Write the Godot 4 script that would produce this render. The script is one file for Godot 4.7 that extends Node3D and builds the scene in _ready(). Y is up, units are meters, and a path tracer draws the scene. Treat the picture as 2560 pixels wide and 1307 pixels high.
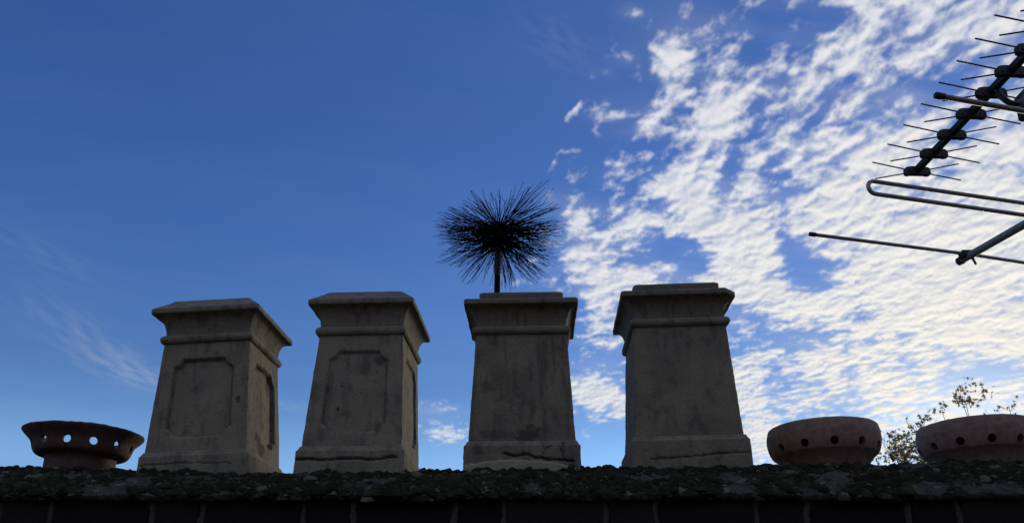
extends Node3D

# A row of chimney pots on a sooty brick stack, seen from just in front of and below it, against a sky of altocumulus.
# y is up, the camera looks along -z; heights marked "rel" are relative to the camera's eye, EYE metres above the ground.
const EYE := 9.0
const PITCH := 17.25
const FOCAL := 1990.0          # in pixels of the 2560 x 1307 photograph
const SUN_AZ := 30.5           # degrees to the right of the view direction
const SUN_EL := 11.5

const BLOBS := [
	[14.27, 37.71, 0.7104, -0.0544, -0.1066, -0.6442, 0.55],
	[9.85, 39.16, 1.1986, -0.065, -0.2348, -2.0297, 0.3],
	[10.46, 41.87, 1.3073, -0.077, -0.3422, -2.6456, 0.25],
	[8.17, 38.3, 2.3638, -0.1063, -0.3687, -4.0089, 0.25],
	[12.18, 34.27, 0.6, 0.1742, 0.161, -0.7405, 0.5],
	[16.99, 34.71, 0.5729, -0.6165, -0.4021, -0.3646, 0.5],
	[14.05, 30.12, 0.3924, -0.0632, -0.1673, -0.7336, 0.6],
	[9.03, 32.97, 0.8204, -0.0391, -0.0925, -0.9901, 0.35],
	[8.51, 35.49, 0.6254, 0.0279, -0.0316, -2.4211, 0.3],
	[9.06, 27.83, 0.583, 0.179, 0.2111, -0.7708, 0.5],
	[4.82, 28.74, 0.7939, -0.0198, -0.0336, -0.722, 0.35],
	[5.06, 26.23, 0.7096, -0.0186, -0.0537, -1.1876, 0.4],
	[15.37, 27.68, 0.402, 0.023, 0.0057, -1.6771, 0.5],
	[17.47, 24.85, 0.409, -0.2325, -0.3429, -0.5236, 0.5],
	[10.27, 24.56, 0.5934, 0.1233, 0.2309, -1.2512, 0.45],
	[6.58, 24.76, 0.7106, -0.0241, -0.0478, -0.8857, 0.35],
	[17.85, 22.88, 0.6411, -0.0046, -0.0519, -1.3053, 0.5],
	[21.33, 21.36, 0.6104, -0.0659, -0.1947, -1.3155, 0.55],
	[6.76, 21.35, 0.5895, -0.0203, -0.0214, -0.4377, 0.3],
	[6.58, 16.36, 0.3921, -0.1405, -0.2892, -0.7805, 0.85],
	[-4.96, 13.74, 0.523, -0.1255, -0.3871, -1.546, 0.5],
	[-5.51, 15.44, 0.6991, 0.0198, 0.0647, -2.9091, 0.25],
	[5.6, 13.61, 1.5972, -0.0461, -0.1221, -5.0025, 0.3],
	[16.95, 16.34, 0.6881, -0.0591, -0.0717, -0.8009, 0.4],
	[17.7, 12.55, 0.6972, -0.0626, -0.0377, -0.5221, 0.5],
	[3.08, 30.3, 2.2349, -0.0364, -0.1078, -3.6613, 0.25],
	[6.36, 27.29, 1.4272, -0.0473, -0.1393, -2.5678, 0.3],
	[20.75, 25.89, 0.7788, 0.4322, 0.1744, -0.2937, -0.42],
	[22.62, 22.93, 0.9448, 0.3652, 0.243, -0.5791, -0.3],
	[19.32, 20.66, 0.5544, -0.0544, -0.2148, -1.6562, -0.225],
	[19.98, 19.07, 0.4895, -0.0495, -0.1826, -1.4601, -0.2],
	[32.22, 15.78, 0.3991, -0.0634, -0.2362, -1.3286, -0.4125],
	[32.77, 32.67, 0.946, -0.158, -0.1833, -0.5174, -0.2625],
	[23.62, 32.44, 1.6249, -0.821, -0.2512, -0.3879, -0.225],
	[20.22, 38.04, 1.238, -0.9679, -0.3137, -0.3663, -0.225],
	[26.35, 38.42, 0.7341, -0.1044, -0.4501, -1.4129, -0.25],
	[14.33, 26.15, 0.6213, -0.0458, -0.1086, -0.9076, -0.225],
	[21.26, 30.04, 1.6906, 0.0955, -0.0096, -0.6394, -0.225],
	[11.92, 26.38, 0.9148, -0.0562, -0.0889, -0.9023, -0.2],
	[17.5, 30.88, 1.7534, -0.1589, -0.1037, -0.6291, -0.25],
	[29.21, 21.8, 0.2288, -0.0328, -0.0615, -0.275, 0.25],
	[26.16, 27.06, 0.2186, -0.0286, -0.0781, -0.3183, 0.2],
	[32.88, 22.3, 0.3221, -0.0511, -0.0509, -0.1978, 0.3],
	[15.0, 19.98, 0.9269, -0.0705, -0.0566, -0.5955, -0.2],
	[22.05, 15.99, 0.2401, 0.0202, 0.0766, -0.7446, 0.12]]

# thin streaks of ice cloud: direction, shape and strength as above
const WISPS := [
	[-26.6756, 16.3609, 0.3683, -0.0804, -0.3273, -1.1028, 0.5],
	[-29.6792, 17.8558, 0.2308, -0.0967, -0.3401, -0.595, 0.22],
	[-32.7028, 22.5954, 0.2631, -0.0566, -0.2499, -0.8741, 0.1],
	[-16.2878, 15.083, 0.6186, -0.0319, -0.219, -3.0075, 0.25],
	[-5.3621, 15.5032, 0.4983, -0.0295, -0.1468, -2.1777, 0.35],
	[4.1667, 40.4772, 0.2675, -0.1755, -0.3559, -0.5739, 0.1]]

var rng := RandomNumberGenerator.new()
var M := {}
var taken := {}


func numbered(called: String) -> String:
	taken[called] = taken.get(called, -1) + 1
	return called if taken[called] == 0 else "%s_%03d" % [called, taken[called]]


func tag(o: Node, label: String, category: String, group := "") -> void:
	o.set_meta("label", label)
	o.set_meta("category", category)
	if group != "":
		o.set_meta("group", group)


func thing(called: String, label: String, category: String, at := Vector3.ZERO, group := "") -> Node3D:
	var o := Node3D.new()
	o.name = numbered(called)
	add_child(o)
	o.position = at
	tag(o, label, category, group)
	return o


func part(called: String, mesh: Mesh, material: Material, parent: Node) -> MeshInstance3D:
	var o := MeshInstance3D.new()
	o.name = called
	o.mesh = mesh
	o.material_override = material
	parent.add_child(o, true)
	return o


func structure(called: String, mesh: Mesh, material: Material) -> MeshInstance3D:
	var o := part(called, mesh, material, self)
	o.set_meta("kind", "structure")
	return o


func noise(seed_: int, freq: float, oct := 4, kind := FastNoiseLite.TYPE_SIMPLEX_SMOOTH) -> FastNoiseLite:
	var n := FastNoiseLite.new()
	n.seed = seed_
	n.frequency = freq
	n.noise_type = kind
	n.fractal_type = FastNoiseLite.FRACTAL_FBM if oct > 1 else FastNoiseLite.FRACTAL_NONE
	n.fractal_octaves = oct
	return n


# ------------------------------------------------------------------ mesh helpers

func grid_mesh(P: PackedVector3Array, cols: int, rows: int, closed: bool, C := PackedColorArray(), inward := false) -> ArrayMesh:
	# rows x cols points; normals from neighbouring points
	var N := PackedVector3Array()
	N.resize(P.size())
	var I := PackedInt32Array()
	for r in rows:
		for c in cols:
			var cl := c - 1
			var cr := c + 1
			if closed:
				cl = (c + cols - 1) % cols
				cr = (c + 1) % cols
			else:
				cl = maxi(cl, 0)
				cr = mini(cr, cols - 1)
			var a: Vector3 = P[r * cols + cr] - P[r * cols + cl]
			var b: Vector3 = P[mini(r + 1, rows - 1) * cols + c] - P[maxi(r - 1, 0) * cols + c]
			var n := a.cross(b).normalized()
			N[r * cols + c] = -n if inward else n
	for r in rows - 1:
		for c in (cols if closed else cols - 1):
			var c2 := (c + 1) % cols
			var i0 := r * cols + c
			var i1 := r * cols + c2
			var i2 := (r + 1) * cols + c
			var i3 := (r + 1) * cols + c2
			if inward:
				I.append_array([i0, i1, i2, i1, i3, i2])
			else:
				I.append_array([i0, i2, i1, i1, i2, i3])
	var arr := []
	arr.resize(Mesh.ARRAY_MAX)
	arr[Mesh.ARRAY_VERTEX] = P
	arr[Mesh.ARRAY_NORMAL] = N
	if C.size() == P.size():
		arr[Mesh.ARRAY_COLOR] = C
	arr[Mesh.ARRAY_INDEX] = I
	var m := ArrayMesh.new()
	m.add_surface_from_arrays(Mesh.PRIMITIVE_TRIANGLES, arr)
	return m


func start() -> SurfaceTool:
	var st := SurfaceTool.new()
	st.begin(Mesh.PRIMITIVE_TRIANGLES)
	return st


func finish(st: SurfaceTool) -> ArrayMesh:
	st.generate_normals()
	return st.commit()


func tri(st: SurfaceTool, a: Vector3, b: Vector3, c: Vector3) -> void:
	st.add_vertex(a)
	st.add_vertex(b)
	st.add_vertex(c)


func quad(st: SurfaceTool, a: Vector3, b: Vector3, c: Vector3, d: Vector3) -> void:
	tri(st, a, b, c)
	tri(st, a, c, d)


func tube(st: SurfaceTool, pts: Array, radii: Array, sides := 8, caps := true) -> void:
	# a swept tube; radii has one entry for each point, or one for all
	var frames := []
	var up := Vector3.UP
	var d0: Vector3 = (pts[1] - pts[0]).normalized()
	if absf(d0.dot(up)) > 0.9:
		up = Vector3.RIGHT
	var u := d0.cross(up).normalized()
	for i in pts.size():
		var d: Vector3
		if i == 0:
			d = pts[1] - pts[0]
		elif i == pts.size() - 1:
			d = pts[i] - pts[i - 1]
		else:
			d = pts[i + 1] - pts[i - 1]
		d = d.normalized()
		u = (u - d * u.dot(d)).normalized()
		var v := d.cross(u)
		var rad: float = radii[mini(i, radii.size() - 1)]
		var ring := PackedVector3Array()
		for k in sides:
			var a := TAU * k / sides
			ring.append(pts[i] + (u * cos(a) + v * sin(a)) * rad)
		frames.append(ring)
	st.set_smooth_group(0)
	for i in pts.size() - 1:
		for k in sides:
			var k2 := (k + 1) % sides
			quad(st, frames[i][k], frames[i + 1][k], frames[i + 1][k2], frames[i][k2])
	if caps:
		st.set_smooth_group(-1)
		for k in sides:
			var k2 := (k + 1) % sides
			tri(st, pts[0], frames[0][k], frames[0][k2])
			tri(st, pts[-1], frames[-1][k2], frames[-1][k])


func tube_mesh(pts: Array, radii: Array, sides := 12) -> ArrayMesh:
	var st := start()
	tube(st, pts, radii, sides)
	return finish(st)


func box(st: SurfaceTool, c: Vector3, half: Vector3, bevel := 0.0, jitter := 0.0) -> void:
	# a box whose corners are cut back by bevel along every edge
	st.set_smooth_group(-1)
	var pts := {}
	for sx in [-1, 1]:
		for sy in [-1, 1]:
			for sz in [-1, 1]:
				var s := Vector3(sx, sy, sz)
				var j := Vector3(rng.randf_range(-1, 1), rng.randf_range(-1, 1), rng.randf_range(-1, 1)) * jitter
				for ax in 3:
					var h := half - Vector3.ONE * bevel
					h[ax] = half[ax]
					pts[[sx, sy, sz, ax]] = c + s * h + j
	for ax in 3:
		var o1 := (ax + 1) % 3
		var o2 := (ax + 2) % 3
		for s in [-1, 1]:
			var k := []
			for q in [[-1, -1], [1, -1], [1, 1], [-1, 1]]:
				var key := [0, 0, 0, ax]
				key[ax] = s
				key[o1] = q[0]
				key[o2] = q[1]
				k.append(pts[key])
			if s > 0:
				quad(st, k[0], k[3], k[2], k[1])
			else:
				quad(st, k[0], k[1], k[2], k[3])
		if bevel > 0.0:
			for s1 in [-1, 1]:
				for s2 in [-1, 1]:
					var e := []
					for t in [-1, 1]:
						var key := [0, 0, 0, o1]
						key[ax] = t
						key[o1] = s1
						key[o2] = s2
						e.append(pts[key])
						key = key.duplicate()
						key[3] = o2
						e.append(pts[key])
					if s1 * s2 > 0:
						quad(st, e[0], e[2], e[3], e[1])
					else:
						quad(st, e[0], e[1], e[3], e[2])
	if bevel > 0.0:
		for sx in [-1, 1]:
			for sy in [-1, 1]:
				for sz in [-1, 1]:
					var a: Vector3 = pts[[sx, sy, sz, 0]]
					var b: Vector3 = pts[[sx, sy, sz, 1]]
					var d: Vector3 = pts[[sx, sy, sz, 2]]
					if sx * sy * sz > 0:
						tri(st, a, d, b)
					else:
						tri(st, a, b, d)


# ------------------------------------------------------------------ materials

func noise_image(seed_: int, freq: float, size: int, lo: float, hi: float, oct := 5) -> Image:
	var im := noise(seed_, freq, oct).get_seamless_image(size, size)
	im.convert(Image.FORMAT_L8)
	var d := im.get_data()
	for i in d.size():
		d[i] = clampi(int(lerpf(lo, hi, d[i] / 255.0) * 255.0), 0, 255)
	return Image.create_from_data(size, size, false, Image.FORMAT_L8, d)


func surface(grain: Image, bump: Image, strength: float, scale_: float, rough: float, color := Color.WHITE, vertex := true) -> StandardMaterial3D:
	var m := StandardMaterial3D.new()
	m.albedo_color = color.linear_to_srgb()
	m.albedo_texture = ImageTexture.create_from_image(grain)
	m.vertex_color_use_as_albedo = vertex
	m.roughness = rough
	m.uv1_triplanar = true
	m.uv1_scale = Vector3.ONE * scale_
	if bump:
		var b: Image = bump.duplicate()
		b.convert(Image.FORMAT_RGBA8)
		b.bump_map_to_normal_map(strength)
		m.normal_enabled = true
		m.normal_texture = ImageTexture.create_from_image(b)
	return m


func plain(c: Color, rough: float, metal := 0.0) -> StandardMaterial3D:
	var m := StandardMaterial3D.new()
	m.albedo_color = c.linear_to_srgb()
	m.roughness = rough
	m.metallic = metal
	return m


func make_materials() -> void:
	var fine := noise_image(11, 0.06, 512, 0.88, 1.04)
	var bump := noise_image(12, 0.05, 512, 0.0, 1.0, 6)
	var streak := noise_image(13, 0.02, 512, 0.7, 1.1)
	M.stone = surface(fine, bump, 1.0, 4.0, 0.92)
	M.mortar = surface(fine, bump, 9.0, 5.0, 0.95)
	M.terracotta = surface(streak, bump, 1.5, 4.0, 0.85, Color(0.15, 0.092, 0.075), false)
	M.weathered_terracotta = surface(streak, bump, 1.5, 4.0, 0.85, Color(0.34, 0.235, 0.185), false)
	# stock bricks of the stack's outer face, black with a century of chimney soot (the mortar between them is paler)
	var soot_black_brick := [Color(0.030, 0.026, 0.025), Color(0.024, 0.022, 0.023), Color(0.036, 0.030, 0.027)]
	M.bricks = []
	for c in soot_black_brick:
		M.bricks.append(surface(fine, bump, 5.0, 6.0, 0.9, c, false))
	M.joint = surface(fine, bump, 10.0, 7.0, 0.95, Color(0.10, 0.095, 0.082), false)
	M.moss = plain(Color(0.022, 0.030, 0.014), 1.0)
	M.moss.vertex_color_use_as_albedo = true
	M.moss.albedo_color = Color.WHITE
	M.moss.metallic_specular = 0.05
	M.mortar.metallic_specular = 0.2
	M.joint.metallic_specular = 0.2
	for m in M.bricks:
		m.metallic_specular = 0.05
	M.bristle = plain(Color(0.014, 0.013, 0.013), 0.7)
	M.bristle.metallic_specular = 0.2
	M.rod = plain(Color(0.010, 0.010, 0.012), 0.6)
	M.rod.metallic_specular = 0.2
	M.ferrule = plain(Color(0.03, 0.03, 0.03), 0.5, 0.3)
	M.aluminium = surface(streak, bump, 1.0, 6.0, 0.5, Color(0.40, 0.39, 0.39), false)
	M.aluminium.metallic = 0.35
	M.black_plastic = plain(Color(0.02, 0.02, 0.022), 0.6)
	M.dark_steel = plain(Color(0.05, 0.05, 0.055), 0.6, 0.7)
	M.bark = surface(fine, bump, 6.0, 2.0, 0.95, Color(0.09, 0.075, 0.05), false)
	M.leaves = []
	for c in [Color(0.13, 0.11, 0.045), Color(0.10, 0.095, 0.035), Color(0.16, 0.115, 0.05)]:
		var m := plain(c, 0.7)
		m.backlight_enabled = true
		m.backlight = Color(c.r * 3.0, c.g * 3.0, c.b * 2.4).linear_to_srgb()
		m.cull_mode = BaseMaterial3D.CULL_DISABLED
		M.leaves.append(m)
	M.window_glass = plain(Color(0.03, 0.035, 0.04), 0.1)
	M.slate = surface(fine, bump, 6.0, 2.0, 0.8, Color(0.035, 0.036, 0.040), false)
	M.house_wall = surface(fine, bump, 6.0, 2.0, 0.9, Color(0.22, 0.15, 0.10), false)
	M.grass = surface(fine, bump, 6.0, 0.3, 1.0, Color(0.04, 0.055, 0.022), false)


# ------------------------------------------------------------------ sky

var n_cell: FastNoiseLite
var n_group: FastNoiseLite
var n_warp: FastNoiseLite
var n_wisp: FastNoiseLite
var n_puff: FastNoiseLite
var n_streak: FastNoiseLite
var sun_plane := Vector2.ZERO


const EDGE := [[-5.0, 17.0], [11.0, 16.2], [13.8, 14.0], [17.3, 8.4], [20.3, 5.2], [24.6, 3.8], [27.4, 4.8], [32.6, 9.2], [37.5, 12.1], [41.9, 15.2], [60.0, 22.0], [95.0, 40.0]]
var blob_grid := PackedFloat32Array()      # the local part of the cover, every quarter of a degree
const GRID_W := 441
const GRID_H := 241


func make_blob_grid() -> void:
	blob_grid.resize(GRID_W * GRID_H)
	for b in BLOBS:
		for iy in GRID_H:
			var el := iy * 0.25
			var dy: float = el - b[1]
			if absf(dy) > 12.0:
				continue
			var k := cos(deg_to_rad(el))
			var x0 := maxi(0, int((b[0] - 14.0 / k + 55.0) * 4.0))
			var x1 := mini(GRID_W, int((b[0] + 14.0 / k + 55.0) * 4.0))
			for ix in range(x0, x1):
				var dx: float = (ix * 0.25 - 55.0 - b[0]) * k
				var p: float = b[2] * dx + b[3] * dy
				var q: float = b[4] * dx + b[5] * dy
				var e := p * p + q * q
				if e < 6.0:
					blob_grid[iy * GRID_W + ix] += b[6] * exp(-e * 0.8)


func cover_edge(el: float) -> float:
	for i in EDGE.size() - 1:
		if el >= EDGE[i][0] and el < EDGE[i + 1][0]:
			return lerpf(EDGE[i][1], EDGE[i + 1][1], (el - EDGE[i][0]) / (EDGE[i + 1][0] - EDGE[i][0]))
	return 40.0


func cover_at(az: float, el: float, edge: float) -> float:
	# how much of the sky is clouded, by direction: a deck whose left edge runs down through the view, and which goes on to the right, overhead and behind
	var a := az if az > -70.0 else az + 360.0
	var m := (smoothstep(edge - 8.0, edge + 3.0, a) * 0.22 + smoothstep(edge + 2.0, edge + 17.0, a) * 0.33)
	m *= 1.0 - 0.25 * smoothstep(60.0, 120.0, a)
	m *= 1.0 - smoothstep(255.0, 300.0, a)
	if absf(az) < 54.9 and el < 59.9:
		var gx := (az + 55.0) * 4.0
		var gy := el * 4.0
		var ix := int(gx)
		var iy := int(gy)
		var i := iy * GRID_W + ix
		m += 1.15 * lerpf(lerpf(blob_grid[i], blob_grid[i + 1], gx - ix), lerpf(blob_grid[i + GRID_W], blob_grid[i + GRID_W + 1], gx - ix), gy - iy)
	return m


const AIR := [[0.0, Vector3(0.22, 0.39, 0.67)], [10.5, Vector3(0.180, 0.345, 0.63)], [12.0, Vector3(0.148, 0.298, 0.575)], [14.0, Vector3(0.100, 0.222, 0.48)], [16.5, Vector3(0.070, 0.167, 0.41)], [20.0, Vector3(0.056, 0.143, 0.385)], [27.0, Vector3(0.036, 0.105, 0.335)], [35.0, Vector3(0.027, 0.081, 0.283)], [43.0, Vector3(0.024, 0.076, 0.265)], [60.0, Vector3(0.022, 0.070, 0.245)], [91.0, Vector3(0.021, 0.066, 0.23)]]


func air_at(el: float) -> Vector3:
	for i in AIR.size() - 1:
		if el >= AIR[i][0] and el < AIR[i + 1][0]:
			return AIR[i][1].lerp(AIR[i + 1][1], (el - AIR[i][0]) / (AIR[i + 1][0] - AIR[i][0]))
	return AIR[0][1]


func cloud_thick(P: Vector2, m: float) -> float:
	var w := Vector2(n_warp.get_noise_2d(P.x, P.y), n_warp.get_noise_2d(P.x + 31.7, P.y - 12.3)) * 0.012
	var Q := P + w
	var v := 0.5 + 0.64 * n_cell.get_noise_2d(Q.x, Q.y * 0.78) + 0.40 * n_group.get_noise_2d(P.x + w.x * 2.0, P.y * 0.66)
	v -= 0.17 * (n_puff.get_noise_2d(Q.x, Q.y * 0.85) + 0.45)
	return v - (1.0 - m)


func sky_color(az: float, el: float, air: Vector3, edge: float) -> Vector3:
	var azr := deg_to_rad(az)
	var elr := deg_to_rad(el)
	# clear air
	var c := air
	var cg := sin(elr) * sin(deg_to_rad(SUN_EL)) + cos(elr) * cos(deg_to_rad(SUN_EL)) * cos(azr - deg_to_rad(SUN_AZ))
	var g := rad_to_deg(acos(clampf(cg, -1.0, 1.0)))
	var near := exp(-pow(g / 5.5, 1.3))
	var wide := exp(-g / 20.0)
	c = c * Vector3(0.93, 0.97, 0.95) * (1.0 + 2.0 * exp(-(g + 4.0) / 28.0) - 1.0 * exp(-pow(g / 13.0, 2.0))) + Vector3(0.10, 0.10, 0.075) * wide + Vector3(0.50, 0.46, 0.34) * near
	# cloud layer on a plane overhead
	var t := 1.0 / tan(elr + 0.035 * (1.0 - el / 90.0))
	var X := sin(azr) * t
	var Y := cos(azr) * t
	var ca := cos(0.21)
	var sa := sin(0.21)
	var P := Vector2(X * ca + Y * sa, -X * sa + Y * ca)
	var m := cover_at(az, el, edge)
	# thin veil and wisps
	var veil := clampf(n_wisp.get_noise_2d(P.x * 0.5, P.y * 1.6) * 0.9 + 0.25, 0.0, 1.0) * clampf(m * 1.6 + 0.05, 0.0, 1.0) * 0.33
	if el < 45.0 and az < 10.0 and az > -50.0:
		for b in WISPS:
			var wx: float = (az - b[0]) * cos(elr)
			var wy: float = el - b[1]
			if absf(wx) < 12.0 and absf(wy) < 9.0:
				var p: float = b[2] * wx + b[3] * wy
				var q: float = b[4] * wx + b[5] * wy
				veil += 0.62 * b[6] * exp(-p * p - q * q) * clampf(0.40 + 0.9 * n_streak.get_noise_2d(p * 1.1, q * 2.2), 0.0, 1.0)
	var warm := clampf(wide * 1.7 - 0.25, 0.0, 1.0)
	var cloudlit := Vector3(0.80, 0.82, 0.88).lerp(Vector3(1.00, 0.94, 0.80), warm) * (0.95 + 0.12 * warm)
	c = c.lerp(cloudlit * 0.8, veil)
	if m > 0.02:
		var d := cloud_thick(P, m)
		var dens := smoothstep(-0.24, 0.28, d) * 0.96
		if dens > 0.0:
			var d2 := cloud_thick(P + sun_plane * 0.018, m)
			var lit := clampf(0.62 + (d - d2) * 1.9, 0.0, 1.0)
			var shade := cloudlit.lerp(Vector3(0.36, 0.43, 0.60), (1.0 - lit) * 0.80 * (1.0 - 0.6 * near))
			c = c.lerp(shade, dens)
	return c


var rows_done := []


func fill_row(y: int, w: int, h: int, az0: float, az1: float, el0: float, el1: float) -> void:
	var d := PackedFloat32Array()
	d.resize(w * 3)
	var el := lerpf(el0, el1, (y + 0.5) / h)
	el = maxf(el, 0.3)
	var air := air_at(el)
	var edge := cover_edge(el)
	for x in w:
		var c := sky_color(lerpf(az0, az1, (x + 0.5) / w), el, air, edge)
		d[x * 3] = c.x
		d[x * 3 + 1] = c.y
		d[x * 3 + 2] = c.z
	rows_done[y] = d


func fill(w: int, h: int, az0: float, az1: float, el0: float, el1: float) -> Image:
	# el0 is the top row
	rows_done = []
	rows_done.resize(h)
	var job := WorkerThreadPool.add_group_task(fill_row.bind(w, h, az0, az1, el0, el1), h)
	WorkerThreadPool.wait_for_group_task_completion(job)
	var d := PackedFloat32Array()
	for r in rows_done:
		d.append_array(r)
	return Image.create_from_data(w, h, false, Image.FORMAT_RGBF, d.to_byte_array())


func make_sky() -> Sky:
	n_cell = noise(21, 12.5, 6)
	n_cell.fractal_gain = 0.62
	n_group = noise(22, 4.2, 3)
	n_warp = noise(23, 8.0, 3)
	n_wisp = noise(24, 3.0, 5)
	n_puff = noise(25, 24.0, 2, FastNoiseLite.TYPE_CELLULAR)
	n_puff.cellular_return_type = FastNoiseLite.RETURN_DISTANCE
	n_puff.cellular_jitter = 1.0
	n_streak = noise(26, 1.3, 5)
	make_blob_grid()
	sun_plane = Vector2(sin(deg_to_rad(SUN_AZ) + 0.21), cos(deg_to_rad(SUN_AZ) + 0.21))
	# every direction at a quarter of the size, then the part round the view again at full size: the same function twice
	var W := 4096
	var H := 2048
	var up := fill(W / 4, H / 8, -180, 180, 90, 0)
	up.resize(W, H / 2, Image.INTERPOLATE_CUBIC)
	var im := Image.create_empty(W, H, false, Image.FORMAT_RGBF)
	im.fill(Color(0.16, 0.17, 0.16))
	im.blit_rect(up, Rect2i(0, 0, W, H / 2), Vector2i(0, 0))
	var x0 := int(W * (0.5 - 50.0 / 360.0))
	var x1 := int(W * (0.5 + 50.0 / 360.0))
	var y0 := int(H * (90.0 - 56.0) / 180.0)
	var y1 := H / 2
	var sharp := fill(x1 - x0, y1 - y0, (float(x0) / W - 0.5) * 360.0, (float(x1) / W - 0.5) * 360.0, 90.0 - 180.0 * y0 / H, 90.0 - 180.0 * y1 / H)
	im.blit_rect(sharp, Rect2i(0, 0, x1 - x0, y1 - y0), Vector2i(x0, y0))
	# the left edge of a panorama lies straight ahead (-z)
	var turned := Image.create_empty(W, H, false, Image.FORMAT_RGBF)
	turned.blit_rect(im, Rect2i(W / 2, 0, W / 2, H), Vector2i(0, 0))
	turned.blit_rect(im, Rect2i(0, 0, W / 2, H), Vector2i(W / 2, 0))
	var p := PanoramaSkyMaterial.new()
	p.panorama = ImageTexture.create_from_image(turned)
	var s := Sky.new()
	s.sky_material = p
	return s


# ------------------------------------------------------------------ square stone pots

func seg_dist(p: Vector2, pts: Array) -> float:
	var best := 9.0
	for i in pts.size() - 1:
		var q := Geometry2D.get_closest_point_to_segment(p, pts[i], pts[i + 1])
		best = minf(best, q.distance_to(p))
	return best


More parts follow.
